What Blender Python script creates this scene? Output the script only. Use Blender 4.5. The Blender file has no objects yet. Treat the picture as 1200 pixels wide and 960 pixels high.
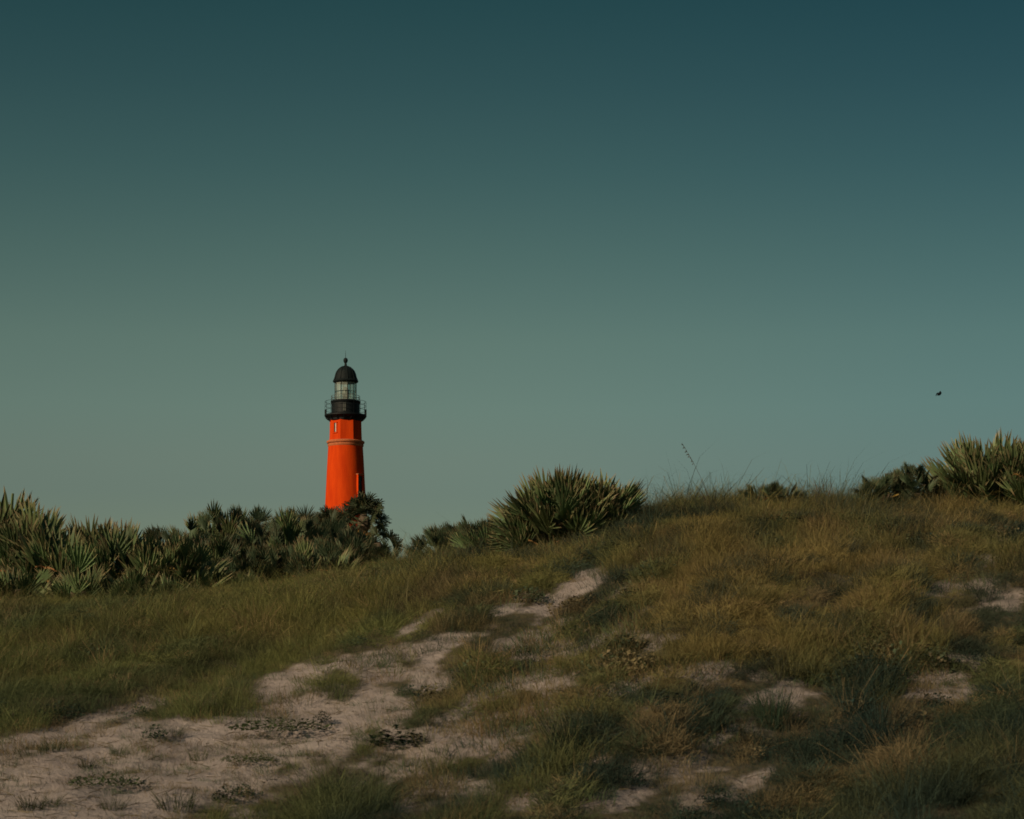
import bpy, bmesh, math, random
import numpy as np
from mathutils import Vector, Matrix, Euler

sc = bpy.context.scene
COL = sc.collection
R = math.radians
random.seed(7)
rng = np.random.default_rng(11)

# ------------------------------------------------------------------ camera
F = 70.0 / 36.0 * 1200.0          # focal length in photo pixels (photo is 1200 x 960)
HZ = 820.0                        # photo row of the true horizon
EYE = 1.7
cam = bpy.data.cameras.new('camera')
cam.lens = 70; cam.sensor_width = 36; cam.sensor_fit = 'HORIZONTAL'
cam.shift_y = (HZ - 480) / 1200
cam.clip_start = 0.1; cam.clip_end = 8000
cam.dof.use_dof = True; cam.dof.focus_distance = 75; cam.dof.aperture_fstop = 5.0
cam_o = bpy.data.objects.new('camera', cam); COL.objects.link(cam_o)
cam_o.location = (0, 0, EYE); cam_o.rotation_euler = (R(90), 0, 0)
sc.camera = cam_o

# ------------------------------------------------------------------ sky and sun
SUN_EL, SUN_ROT = R(25), R(228)
world = bpy.data.worlds.new('World'); sc.world = world; world.use_nodes = True
nt = world.node_tree
bg = nt.nodes['Background']; bg.inputs[1].default_value = 0.1
sky = nt.nodes.new('ShaderNodeTexSky'); sky.sky_type = 'NISHITA'; sky.sun_disc = False
sky.sun_elevation = SUN_EL; sky.sun_rotation = SUN_ROT
tc = nt.nodes.new('ShaderNodeTexCoord'); sep = nt.nodes.new('ShaderNodeSeparateXYZ')
mr = nt.nodes.new('ShaderNodeMapRange'); mr.inputs[2].default_value = 1.0
ramp = nt.nodes.new('ShaderNodeValToRGB')     # teal-grey dusk tint of the air, by height above the horizon
mul = nt.nodes.new('ShaderNodeMixRGB'); mul.blend_type = 'MULTIPLY'; mul.inputs[0].default_value = 1
nt.links.new(tc.outputs['Generated'], sep.inputs[0]); nt.links.new(sep.outputs[2], mr.inputs[0])
nt.links.new(mr.outputs[0], ramp.inputs[0]); nt.links.new(sky.outputs[0], mul.inputs[1])
nt.links.new(ramp.outputs[0], mul.inputs[2])
az = nt.nodes.new('ShaderNodeMapRange'); az.interpolation_type = 'SMOOTHSTEP'      # the air turns bluer away from the sun side
az.inputs[1].default_value = -.10; az.inputs[2].default_value = .32
tint = nt.nodes.new('ShaderNodeMixRGB'); tint.inputs[1].default_value = (.95, .96, .95, 1); tint.inputs[2].default_value = (.64, .77, .86, 1)
mul2 = nt.nodes.new('ShaderNodeMixRGB'); mul2.blend_type = 'MULTIPLY'; mul2.inputs[0].default_value = 1
nt.links.new(sep.outputs[0], az.inputs[0]); nt.links.new(az.outputs[0], tint.inputs[0])
nt.links.new(mul.outputs[0], mul2.inputs[1]); nt.links.new(tint.outputs[0], mul2.inputs[2]); nt.links.new(mul2.outputs[0], bg.inputs[0])
def lin(c):
    c = c / 255.0
    return c / 12.92 if c <= .04045 else ((c + .055) / 1.055) ** 2.4
SKY = [  # row, wanted colour, untinted sky there
    (580, (109, 126, 115), (167, 189, 193)), (540, (110, 128, 117), (162, 186, 195)), (480, (106, 128, 118), (154, 179, 194)),
    (400, (96, 121, 112), (143, 170, 190)), (300, (79, 107, 102), (134, 161, 185)), (200, (62, 92, 92), (125, 151, 178)),
    (100, (49, 80, 83), (118, 144, 172)), (0, (38, 71, 76), (112, 138, 168))]
els = ramp.color_ramp.elements
while len(els) > 1: els.remove(els[-1])
for i, (row, want, have) in enumerate(SKY):
    p = math.sin(math.atan((HZ - row) / F))
    e = els[0] if i == 0 else els.new(p)
    e.position = p
    e.color = tuple(lin(w) / lin(h) for w, h in zip(want, have)) + (1,)
e = els.new(1.0); e.color = (.19, .51, .46, 1)     # overhead the air keeps the deep teal of the top of the photo
sun = bpy.data.lights.new('sun', 'SUN'); sun.energy = 4.4; sun.angle = R(0.6); sun.color = (1.0, 0.76, 0.50)
sun_o = bpy.data.objects.new('sun', sun); COL.objects.link(sun_o)
to_sun = Vector((math.sin(SUN_ROT) * math.cos(SUN_EL), math.cos(SUN_ROT) * math.cos(SUN_EL), math.sin(SUN_EL)))
sun_o.rotation_euler = to_sun.to_track_quat('Z', 'Y').to_euler(); sun_o.location = to_sun * 50 + Vector((0, 0, 20))
sc.view_settings.view_transform = 'Standard'; sc.view_settings.look = 'None'
sc.view_settings.exposure = 0; sc.view_settings.gamma = 1
sc.render.engine = 'CYCLES'
sc.cycles.max_bounces = 6; sc.cycles.transparent_max_bounces = 8
sc.cycles.filter_width = 1.7

# ------------------------------------------------------------------ helpers
def tag(o, label=None, cat=None, group=None, kind=None):
    for k, v in (('label', label), ('category', cat), ('group', group), ('kind', kind)):
        if v: o[k] = v
    return o

def link(name, data, parent=None):
    o = bpy.data.objects.new(name, data); COL.objects.link(o)
    if parent is not None: o.parent = parent
    return o

def mesh(name, verts, faces, mat=None, smooth=False, attr=None):
    me = bpy.data.meshes.new(name)
    me.from_pydata([tuple(v) for v in verts], [], [tuple(f) for f in faces])
    if mat: me.materials.append(mat)
    if attr is not None:
        a = me.attributes.new('tip', 'FLOAT', 'POINT'); a.data.foreach_set('value', np.asarray(attr, 'f'))
    if smooth: me.polygons.foreach_set('use_smooth', [True] * len(me.polygons))
    me.update()
    return me

def empty(name, loc, rz=0.0):
    o = bpy.data.objects.new(name, None); COL.objects.link(o)
    o.location = loc; o.rotation_euler = (0, 0, rz); o.empty_display_size = .2
    return o

class MB:
    """collects simple solids for one mesh"""
    def __init__(s): s.v = []; s.f = []
    def add(s, vs, fs):
        n = len(s.v); s.v += [tuple(x) for x in vs]; s.f += [tuple(i + n for i in f) for f in fs]
    def box(s, c, size, rot=None):
        hx, hy, hz = (q / 2 for q in size)
        vs = [Vector((x, y, z)) for x in (-hx, hx) for y in (-hy, hy) for z in (-hz, hz)]
        if rot: vs = [rot @ v for v in vs]
        s.add([v + Vector(c) for v in vs], [(0, 1, 3, 2), (4, 6, 7, 5), (0, 4, 5, 1), (2, 3, 7, 6), (0, 2, 6, 4), (1, 5, 7, 3)])
    def tube(s, pts, rad, n=6):
        pts = [Vector(p) for p in pts]
        rad = rad if isinstance(rad, (list, tuple)) else [rad] * len(pts)
        vs, fs = [], []
        for i, p in enumerate(pts):
            d = (pts[min(i + 1, len(pts) - 1)] - pts[max(i - 1, 0)]).normalized()
            a = d.orthogonal().normalized(); b = d.cross(a)
            for k in range(n):
                t = 2 * math.pi * k / n
                vs.append(p + (a * math.cos(t) + b * math.sin(t)) * rad[i])
        for i in range(len(pts) - 1):
            for k in range(n):
                k2 = (k + 1) % n
                fs.append((i * n + k, i * n + k2, (i + 1) * n + k2, (i + 1) * n + k))
        fs.append(tuple(range(n))[::-1]); fs.append(tuple(range((len(pts) - 1) * n, len(pts) * n)))
        s.add(vs, fs)
    def lathe(s, prof, n=48, a0=0.0, cap=True):
        vs, fs = [], []
        for (r, z) in prof:
            for k in range(n):
                t = a0 + 2 * math.pi * k / n
                vs.append((r * math.sin(t), -r * math.cos(t), z))
        for i in range(len(prof) - 1):
            for k in range(n):
                k2 = (k + 1) % n
                fs.append((i * n + k, i * n + k2, (i + 1) * n + k2, (i + 1) * n + k))
        if cap:
            fs.append(tuple(range(n))[::-1]); fs.append(tuple(range((len(prof) - 1) * n, len(prof) * n)))
        s.add(vs, fs)
    def ring(s, r, z, t, n=40):
        s.lathe([(r - t, z - t), (r + t, z - t), (r + t, z + t), (r - t, z + t), (r - t, z - t)], n, cap=False)
    def build(s, name, mat, parent=None, smooth=False):
        return link(name, mesh(name, s.v, s.f, mat, smooth), parent)

# ---- value noise (numpy)
def make_noise(seed):
    g = np.random.default_rng(seed).random((256, 256))
    def f(x, y):
        x = np.asarray(x, float); y = np.asarray(y, float)
        xi = np.floor(x).astype(int); yi = np.floor(y).astype(int)
        fx = x - xi; fy = y - yi
        fx = fx * fx * (3 - 2 * fx); fy = fy * fy * (3 - 2 * fy)
        a = g[xi % 256, yi % 256]; b = g[(xi + 1) % 256, yi % 256]
        c = g[xi % 256, (yi + 1) % 256]; d = g[(xi + 1) % 256, (yi + 1) % 256]
        return (a * (1 - fx) + b * fx) * (1 - fy) + (c * (1 - fx) + d * fx) * fy
    return f
N1, N2, N3, N4 = (make_noise(s) for s in (3, 5, 8, 13))
def fbm(n, x, y, o=4):
    t = 0; a = .5; w = 0
    for i in range(o):
        t = t + a * n(x * 2 ** i + 17.3 * i, y * 2 ** i + 5.1 * i); w += a; a *= .5
    return t / w
def sstep(t):
    t = np.clip(t, 0, 1); return t * t * (3 - 2 * t)

# ------------------------------------------------------------------ materials
def new_mat(name):
    m = bpy.data.materials.new(name); m.use_nodes = True
    return m, m.node_tree, m.node_tree.nodes['Principled BSDF']

def simple_mat(name, col, rough=.7, var=.25, scale=4.0, metal=0.0, bump=0.0, spec=.3):
    m, t, b = new_mat(name)
    tcn = t.nodes.new('ShaderNodeTexCoord'); no = t.nodes.new('ShaderNodeTexNoise')
    no.inputs['Scale'].default_value = scale; no.inputs['Detail'].default_value = 5
    t.links.new(tcn.outputs['Object'], no.inputs['Vector'])
    cr = t.nodes.new('ShaderNodeValToRGB')
    cr.color_ramp.elements[0].position = .3; cr.color_ramp.elements[1].position = .7
    cr.color_ramp.elements[0].color = tuple(c * (1 - var) for c in col) + (1,)
    cr.color_ramp.elements[1].color = tuple(min(1, c * (1 + var)) for c in col) + (1,)
    t.links.new(no.outputs['Fac'], cr.inputs[0]); t.links.new(cr.outputs[0], b.inputs['Base Color'])
    b.inputs['Roughness'].default_value = rough; b.inputs['Metallic'].default_value = metal
    b.inputs['Specular IOR Level'].default_value = spec
    if bump:
        bp = t.nodes.new('ShaderNodeBump'); bp.inputs['Strength'].default_value = bump
        t.links.new(no.outputs['Fac'], bp.inputs['Height']); t.links.new(bp.outputs[0], b.inputs['Normal'])
    return m

def leaf_mat(name, col, tip, tip_at=.6, instancer=False, transl=.25, rough=.6, spec=.25):
    """leaf colour to tip colour along the blade, random tint per leaf"""
    m, t, b = new_mat(name); L = t.links.new; nd = t.nodes
    at = nd.new('ShaderNodeAttribute'); at.attribute_name = 'tip'
    mrn = nd.new('ShaderNodeMapRange'); mrn.inputs[1].default_value = tip_at
    L(at.outputs['Fac'], mrn.inputs[0])
    mx = nd.new('ShaderNodeMixRGB'); mx.inputs[2].default_value = tuple(tip) + (1,)
    L(mrn.outputs[0], mx.inputs[0])
    if instancer:
        ai = nd.new('ShaderNodeAttribute'); ai.attribute_type = 'INSTANCER'; ai.attribute_name = 'tint'
        L(ai.outputs['Color'], mx.inputs[1])
        tm = nd.new('ShaderNodeMixRGB'); tm.blend_type = 'MULTIPLY'; tm.inputs[0].default_value = 1
        tm.inputs[2].default_value = tuple(tip) + (1,); L(ai.outputs['Color'], tm.inputs[1]); L(tm.outputs[0], mx.inputs[2])
        out = mx.outputs[0]
    else:
        mx.inputs[1].default_value = tuple(col) + (1,)
        oi = nd.new('ShaderNodeObjectInfo'); hs = nd.new('ShaderNodeHueSaturation')
        v = nd.new('ShaderNodeMapRange'); v.inputs[3].default_value = .5; v.inputs[4].default_value = 1.55
        h = nd.new('ShaderNodeMapRange'); h.inputs[3].default_value = .475; h.inputs[4].default_value = .525
        wn = nd.new('ShaderNodeTexWhiteNoise'); wn.noise_dimensions = '1D'
        L(oi.outputs['Random'], v.inputs[0]); L(oi.outputs['Random'], wn.inputs['W']); L(wn.outputs['Value'], h.inputs[0])
        L(mx.outputs[0], hs.inputs['Color']); L(v.outputs[0], hs.inputs['Value']); L(h.outputs[0], hs.inputs['Hue'])
        out = hs.outputs[0]
    L(out, b.inputs['Base Color'])
    b.inputs['Roughness'].default_value = rough; b.inputs['Specular IOR Level'].default_value = spec
    tr = nd.new('ShaderNodeBsdfTranslucent'); L(out, tr.inputs[0])
    ms = nd.new('ShaderNodeMixShader'); ms.inputs[0].default_value = transl
    L(b.outputs[0], ms.inputs[1]); L(tr.outputs[0], ms.inputs[2])
    L(ms.outputs[0], nd['Material Output'].inputs['Surface'])
    return m

# ------------------------------------------------------------------ terrain
PXC = np.array([-700, -300, 0, 150, 300, 380, 450, 520, 600, 700, 800, 900, 1050, 1200, 1500, 1900], float)
ROW = np.array([ 735,  725, 716, 713, 704, 692, 678, 664, 651, 624,  604, 599,  603,  600,  593,  593], float)
DROP = np.array([.4, .4, .35, .35, .35, .5, .8, 1.0, 1.3, 1.4, 1.4, 1.3, 1.1, .9, .8, .8], float)
_px = np.linspace(-700, 1900, 521)
_k = np.hanning(27); _k /= _k.sum()
def _smooth(v):
    d = np.interp(_px, PXC, v); p = np.pad(d, 13, mode='edge'); return np.convolve(p, _k, 'valid')
_row = _smooth(ROW); _drop = _smooth(DROP)
Y0, YC, YB, YF = 15.0, 32.0, 50.0, 120.0

# bare sand patches of the dune face: photo px, row, half length, half height, slope up to the right (deg), strength
SAND = [(90, 935, 260, 72, 13, 1.), (260, 880, 190, 42, 17, 1.), (410, 845, 110, 34, 22, .95), (505, 762, 70, 12, 22, .95),
        (430, 775, 45, 10, 20, .75), (345, 800, 70, 16, 22, .8), (560, 865, 90, 24, 25, .85), (625, 800, 42, 13, 28, .85),
        (605, 855, 60, 20, 20, .8), (650, 702, 30, 13, 34, 1.), (692, 682, 24, 14, 20, .9), (708, 748, 24, 12, 20, 1.),
        (748, 738, 18, 13, 10, 1.), (690, 728, 16, 8, 20, .7), (770, 905, 70, 26, 25, .85), (715, 935, 60, 18, 10, .75),
        (845, 785, 45, 14, 10, .7), (915, 805, 26, 30, 10, .7), (1090, 800, 52, 24, 14, .9), (1120, 690, 70, 8, 6, .58),
        (1158, 655, 22, 7, 10, .7), (1170, 700, 30, 12, 0, .6), (625, 930, 44, 18, 15, .8), (815, 930, 30, 20, 15, .6),
        (765, 790, 34, 8, 20, .6), (645, 835, 40, 12, 25, .7), (735, 850, 36, 12, 25, .6), (560, 925, 40, 14, 10, .5),
        (40, 870, 110, 14, 14, .75), (130, 838, 90, 9, 16, .7), (880, 850, 26, 12, 10, .45), (985, 760, 30, 8, 8, .4),
        (-250, 940, 260, 70, 8, .9), (665, 770, 30, 9, 25, .5), (820, 700, 22, 6, 10, .35), (570, 735, 20, 6, 20, .35)]
_r = random.Random(5)
for _k in range(44):                                  # narrow wind-scoured streaks running up the slope
    SAND.append((_r.uniform(400, 900), _r.uniform(720, 935), _r.uniform(16, 52), _r.uniform(4, 9), _r.uniform(18, 38), _r.uniform(.55, .95)))
for _k in range(22):
    SAND.append((_r.uniform(520, 780), _r.uniform(680, 900), _r.uniform(20, 44), _r.uniform(6, 11), _r.uniform(20, 38), _r.uniform(.75, 1.0)))
def sand_at(px, row):
    px = np.asarray(px, float); row = np.asarray(row, float)
    best = np.zeros_like(px)
    wob = (fbm(N2, px / 26 + row / 50, row / 11, 5) - .47) * np.where((px < 420) & (row > 800), 1.2, np.where(px < 560, 2.2, 2.9))
    for (cx, cy, rx, ry, ang, s) in SAND:
        c, q = math.cos(R(ang)), math.sin(R(ang))
        dx, dy = px - cx, row - cy
        u = (dx * c - dy * q) / rx; v = (dx * q + dy * c) / ry
        d = np.sqrt(u * u + v * v) + wob
        if cx > 560 and cy > 840: s = s * .9
        best = np.maximum(best, s * np.clip((np.where(px < 520, 1.25, 1.17) - d) / .5, 0, 1))
    return best

def ter_base(x, y):
    x = np.asarray(x, float); y = np.asarray(y, float)
    px = np.clip(600 + F * x / np.maximum(y, 8), -700, 1900)
    rc = np.interp(px, _px, _row); dr = np.interp(px, _px, _drop)
    zc = EYE + (HZ - rc) / F * YC
    t = np.clip((y - Y0) / (YC - Y0), 0, 1)
    front = .45 + (zc - .45) * (.62 * t + .38 * sstep(t))
    low = np.where(y < Y0, .45 * sstep((y - 4) / (Y0 - 4)) * np.clip((y - 4) / 11, 0, 1) ** .3, front)
    zb = EYE + (HZ - rc) / F * YB - dr
    tb = np.clip((y - YC) / (YB - YC), 0, 1)
    s0 = (zc - .45) / (YC - Y0) * .62 * (YB - YC)
    h00 = 2 * tb**3 - 3 * tb**2 + 1; h10 = tb**3 - 2 * tb**2 + tb; h01 = -2 * tb**3 + 3 * tb**2
    mid = h00 * zc + h10 * s0 + h01 * zb
    far = zb + (2.2 - zb) * sstep((y - YB) / (YF - YB))
    z = np.where(y <= YC, low, np.where(y <= YB, mid, far))
    return z

def terrain(x, y):
    x = np.asarray(x, float); y = np.asarray(y, float)
    z = ter_base(x, y)
    act = sstep((y - 12) / 6) * (1 - sstep((y - 60) / 60))
    hum = (fbm(N1, (x - .36 * y) / 2.0 + 40, y / 4.2 + 11, 3) - .5) * .60
    z = z + hum * act * .75 * (1 - .7 * sstep((y - 27) / 5))
    z = z + (fbm(N3, x / .55 + 9, y / .5, 3) - .5) * .14 * act
    return z

def row_of(x, y, z):
    return HZ - F * (z - EYE) / y

def ground_at(px, row, y0=13.0, y1=60.0):
    """first point of the dune seen along the direction of a photo pixel"""
    ys = np.linspace(y0, y1, 3000)
    xs = (px - 600) / F * ys
    zs = EYE + (HZ - row) / F * ys
    tz = terrain(xs, ys)
    i = int(np.argmax(tz >= zs))
    return float(xs[i]), float(ys[i]), float(tz[i])

def at(px, y):
    x = (px - 600) / F * y
    return Vector((x, y, float(terrain(x, y))))

def grid_mesh(name, xs, ys, mat, zoff=0.0):
    X, Yg = np.meshgrid(xs, ys)
    Z = terrain(X, Yg) + zoff
    nx, ny = len(xs), len(ys)
    me = bpy.data.meshes.new(name)
    co = np.stack([X.ravel(), Yg.ravel(), Z.ravel()], 1).astype('f')
    i = np.arange(nx * ny).reshape(ny, nx)
    q = np.stack([i[:-1, :-1], i[:-1, 1:], i[1:, 1:], i[1:, :-1]], -1).reshape(-1, 4)
    me.vertices.add(len(co)); me.vertices.foreach_set('co', co.ravel())
    me.loops.add(q.size); me.loops.foreach_set('vertex_index', q.ravel().astype('i'))
    me.polygons.add(len(q)); me.polygons.foreach_set('loop_start', np.arange(0, q.size, 4, dtype='i'))
    me.polygons.foreach_set('use_smooth', np.ones(len(q), bool))
    me.update(calc_edges=True)
    # share of dead grass litter over the sand
    px = 600 + F * X / np.maximum(Yg, 8); rw = row_of(X, np.maximum(Yg, 8), Z)
    s = np.clip(sand_at(px, rw) * 1.25, 0, 1)
    s = np.where(Yg < 15.5, 1, s)
    s = np.where(Yg > 33, .0, s)
    a = me.attributes.new('litter', 'FLOAT', 'POINT'); a.data.foreach_set('value', (1 - s).ravel().astype('f'))
    me.materials.append(mat)
    return link(name, me)

def sand_material():
    m, t, b = new_mat('dune_sand'); L = t.links.new; nd = t.nodes
    tcn = nd.new('ShaderNodeTexCoord')
    n1 = nd.new('ShaderNodeTexNoise'); n1.inputs['Scale'].default_value = 1.3; n1.inputs['Detail'].default_value = 6
    n2 = nd.new('ShaderNodeTexNoise'); n2.inputs['Scale'].default_value = 9; n2.inputs['Detail'].default_value = 6; n2.inputs['Roughness'].default_value = .65
    n3 = nd.new('ShaderNodeTexNoise'); n3.inputs['Scale'].default_value = 60; n3.inputs['Detail'].default_value = 3
    for n in (n1, n2, n3): L(tcn.outputs['Object'], n.inputs['Vector'])
    c1 = nd.new('ShaderNodeValToRGB')
    c1.color_ramp.elements[0].position = .3; c1.color_ramp.elements[0].color = (.235, .200, .190, 1)
    c1.color_ramp.elements[1].position = .7; c1.color_ramp.elements[1].color = (.300, .262, .250, 1)
    L(n1.outputs['Fac'], c1.inputs[0])
    c2 = nd.new('ShaderNodeValToRGB')
    c2.color_ramp.elements[0].position = .33; c2.color_ramp.elements[0].color = (.040, .038, .026, 1)
    c2.color_ramp.elements[1].position = .7; c2.color_ramp.elements[1].color = (.095, .080, .048, 1)
    L(n2.outputs['Fac'], c2.inputs[0])
    # specks of plant debris on the bare sand
    c3 = nd.new('ShaderNodeValToRGB')
    c3.color_ramp.elements[0].position = .30; c3.color_ramp.elements[0].color = (.35, .3, .25, 1)
    c3.color_ramp.elements[1].position = .42; c3.color_ramp.elements[1].color = (1, 1, 1, 1)
    L(n2.outputs['Fac'], c3.inputs[0])
    ms = nd.new('ShaderNodeMixRGB'); ms.blend_type = 'MULTIPLY'; ms.inputs[0].default_value = .6
    L(c1.outputs[0], ms.inputs[1]); L(c3.outputs[0], ms.inputs[2])
    at_ = nd.new('ShaderNodeAttribute'); at_.attribute_name = 'litter'
    ad = nd.new('ShaderNodeMath'); ad.operation = 'ADD'
    sb = nd.new('ShaderNodeMath'); sb.operation = 'SUBTRACT'; sb.inputs[1].default_value = .5
    L(n2.outputs['Fac'], sb.inputs[0]); L(at_.outputs['Fac'], ad.inputs[0]); L(sb.outputs[0], ad.inputs[1]); ad.use_clamp = True
    mx = nd.new('ShaderNodeMixRGB'); L(ad.outputs[0], mx.inputs[0]); L(ms.outputs[0], mx.inputs[1]); L(c2.outputs[0], mx.inputs[2])
    L(mx.outputs[0], b.inputs['Base Color'])
    b.inputs['Roughness'].default_value = .95; b.inputs['Specular IOR Level'].default_value = .1
    bp = nd.new('ShaderNodeBump'); bp.inputs['Strength'].default_value = .8; bp.inputs['Distance'].default_value = .06
    am = nd.new('ShaderNodeMath'); am.operation = 'MULTIPLY_ADD'; am.inputs[1].default_value = .18
    L(n3.outputs['Fac'], am.inputs[0]); L(n2.outputs['Fac'], am.inputs[2]); L(am.outputs[0], bp.inputs['Height'])
    L(bp.outputs[0], b.inputs['Normal'])
    return m
M_SAND = sand_material()
dune = grid_mesh('dune', np.arange(-15, 15.01, .07), np.arange(12.0, 36.01, .07), M_SAND)
tag(dune, kind='structure')
def far_ground():
    ys = np.concatenate([np.arange(-40, 12, 4), [12.3], np.arange(13, 36, 1.2), np.arange(36, 60, 1.5), np.arange(60, 130, 5), [160, 250, 500, 1000, 2000, 4000]])
    xs = np.concatenate([[-4000, -2000, -800, -300, -120], np.arange(-60, 61, 1.5), [120, 300, 800, 2000, 4000]])
    o = grid_mesh('ground', xs, ys, M_SAND)
    # sink it under the fine dune sheet where the two overlap
    n = len(o.data.vertices); c = np.empty(n * 3, 'f'); o.data.vertices.foreach_get('co', c); c = c.reshape(-1, 3)
    inn = (np.abs(c[:, 0]) < 14.2) & (c[:, 1] > 12.2) & (c[:, 1] < 35.2)
    c[inn, 2] -= .5
    o.data.vertices.foreach_set('co', c.ravel()); o.data.update()
    return o
tag(far_ground(), kind='structure')

# ------------------------------------------------------------------ lighthouse
LY = 288.0
def lm(p): return p * LY / F
LBASE = 2.2
def lz(row): return EYE + (HZ - row) / F * LY - LBASE

def brick_paint():
    m, t, b = new_mat('red_painted_brick'); L = t.links.new; nd = t.nodes
    tcn = nd.new('ShaderNodeTexCoord'); mp = nd.new('ShaderNodeMapping'); mp.inputs['Scale'].default_value = (1, 1, .18)
    no = nd.new('ShaderNodeTexNoise'); no.inputs['Scale'].default_value = 1.6; no.inputs['Detail'].default_value = 7
    L(tcn.outputs['Object'], mp.inputs[0]); L(mp.outputs[0], no.inputs['Vector'])
    cr = nd.new('ShaderNodeValToRGB')
    cr.color_ramp.elements[0].position = .3; cr.color_ramp.elements[0].color = (.41, .030, .0015, 1)
    cr.color_ramp.elements[1].position = .7; cr.color_ramp.elements[1].color = (.56, .052, .003, 1)
    L(no.outputs['Fac'], cr.inputs[0]); L(cr.outputs[0], b.inputs['Base Color'])
    n2 = nd.new('ShaderNodeTexNoise'); n2.inputs['Scale'].default_value = 5; n2.inputs['Detail'].default_value = 4
    L(tcn.outputs['Object'], n2.inputs['Vector'])
    bp = nd.new('ShaderNodeBump'); bp.inputs['Strength'].default_value = .25; bp.inputs['Distance'].default_value = .05
    L(n2.outputs['Fac'], bp.inputs['Height']); L(bp.outputs[0], b.inputs['Normal'])
    b.inputs['Roughness'].default_value = .9; b.inputs['Specular IOR Level'].default_value = .1
    return m
M_RED = brick_paint()
M_BELT = simple_mat('weathered_belt_paint', (.38, .115, .045), .8, .2, 3)
M_BLACK = simple_mat('black_iron_paint', (.0035, .006, .008), .6, .3, 6, spec=.2)
M_DOME = simple_mat('dark_dome_paint', (.006, .010, .011), .7, .4, 4, spec=.15)
M_LIT_REVEAL = simple_mat('lit_reveal_tone', (.46, .40, .36), .7, .2, 6)  # sunlit brightness of the window reveal put into the colour
M_DARK = simple_mat('dark_opening', (.012, .012, .012), .4, .2, 6)
M_GREYIRON = simple_mat('grey_iron', (.06, .065, .06), .5, .2, 8)
def glass_mat(name, col, alpha_mix):
    m, t, b = new_mat(name); L = t.links.new; nd = t.nodes
    b.inputs['Base Color'].default_value = tuple(col) + (1,); b.inputs['Roughness'].default_value = .35
    tr = nd.new('ShaderNodeBsdfTransparent'); tr.inputs[0].default_value = (.93, .97, .95, 1)
    no = nd.new('ShaderNodeTexNoise'); no.inputs['Scale'].default_value = .8
    tcn = nd.new('ShaderNodeTexCoord'); L(tcn.outputs['Object'], no.inputs['Vector'])
    mrn = nd.new('ShaderNodeMapRange'); mrn.inputs[1].default_value = .3; mrn.inputs[2].default_value = .7
    mrn.inputs[3].default_value = alpha_mix * .7; mrn.inputs[4].default_value = alpha_mix * 1.3
    L(no.outputs['Fac'], mrn.inputs[0])
    ms = nd.new('ShaderNodeMixShader'); L(mrn.outputs[0], ms.inputs[0]); L(tr.outputs[0], ms.inputs[1]); L(b.outputs[0], ms.inputs[2])
    L(ms.outputs[0], nd['Material Output'].inputs['Surface'])
    return m
M_GLASS = glass_mat('lantern_glass', (.55, .60, .55), .15)
M_LENS = glass_mat('lens_glass', (.012, .03, .024), .92)

lh = empty('lighthouse', ((405 - 600) / F * LY, LY, LBASE))
tag(lh, 'tall red-orange lighthouse tower with black gallery and glazed lantern beyond the palms', 'lighthouse')
def lathe_part(name, prof_px, mat, parent=lh, n=64, smooth=True, a0=0.0):
    b = MB(); b.lathe([(lm(r), lz(row)) for r, row in prof_px], n, a0)
    o = b.build(name, mat, parent, smooth)
    if smooth:
        md = o.modifiers.new('edge', 'EDGE_SPLIT'); md.split_angle = R(35)
    return o
shaft = lathe_part('tower_shaft', [(35.5, HZ + 13), (35, 812), (31, 735), (27.2, 660), (23.9, 592), (21.7, 548), (20.3, 524)], M_RED)
lathe_part('belt_course', [(20.3, 524), (21.0, 523), (21.2, 521.5), (20.4, 520.8), (21.9, 519.8), (22.3, 518.2), (21.6, 517.2), (18.5, 516.6)], M_BELT)
upper = lathe_part('upper_shaft', [(20.0, 517), (19.6, 507), (19.3, 493)], M_RED, n=8, smooth=False, a0=R(31.8))
lathe_part('gallery_corbel', [(18.4, 494.4), (19.6, 493.4), (19.9, 491.5), (23.0, 489.3), (24.2, 488.6)], M_BLACK)
deck = lathe_part('gallery_deck', [(24.2, 488.6), (24.6, 488.2), (24.6, 487.0), (24.0, 486.6)], M_BLACK)
for k in range(16):
    a = 2 * math.pi * k / 16
    b = MB(); rot = Matrix.Rotation(a, 3, 'Z')
    pts = [Vector((0, -lm(19), lz(493.2))), Vector((0, -lm(21.4), lz(491.6))), Vector((0, -lm(23.6), lz(489.4)))]
    b.tube([rot @ p for p in pts], [.06, .09, .07], 5)
    b.build('bracket', M_BLACK, deck)
watch = lathe_part('watch_room', [(16.4, 486.6), (16.4, 473.4), (17.2, 472.6), (17.6, 471.2), (17.2, 470.4), (12.8, 470.2)], M_BLACK)
b = MB(); b.box((0, -lm(16.4), lz(479)), (.42, .10, 1.15)); dr = b.build('door', M_GREYIRON, watch)
rail = MB()
for row in (471.2, 476.0, 481.2): rail.ring(lm(24.0), lz(row), .020)
rail_o = rail.build('railing', M_BLACK, lh)
for k in range(16):
    a = 2 * math.pi * (k + .25) / 16
    b = MB(); x, y = lm(24.0) * math.sin(a), -lm(24.0) * math.cos(a)
    b.tube([(x, y, lz(487)), (x, y, lz(471.0))], .022, 5); b.build('rail_post', M_BLACK, rail_o)
for sx in (-1, 1):      # stouter stanchions that show dark at both ends of the gallery
    b = MB(); b.tube([(sx * lm(23.6), 0, lz(487)), (sx * lm(23.6), 0, lz(480))], .13, 6); b.build('stanchion', M_BLACK, rail_o)
lr = MB()
for row in (464.6, 467.4): lr.ring(lm(16.7), lz(row), .022)
lr_o = lr.build('lantern_railing', M_GREYIRON, lh)
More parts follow.
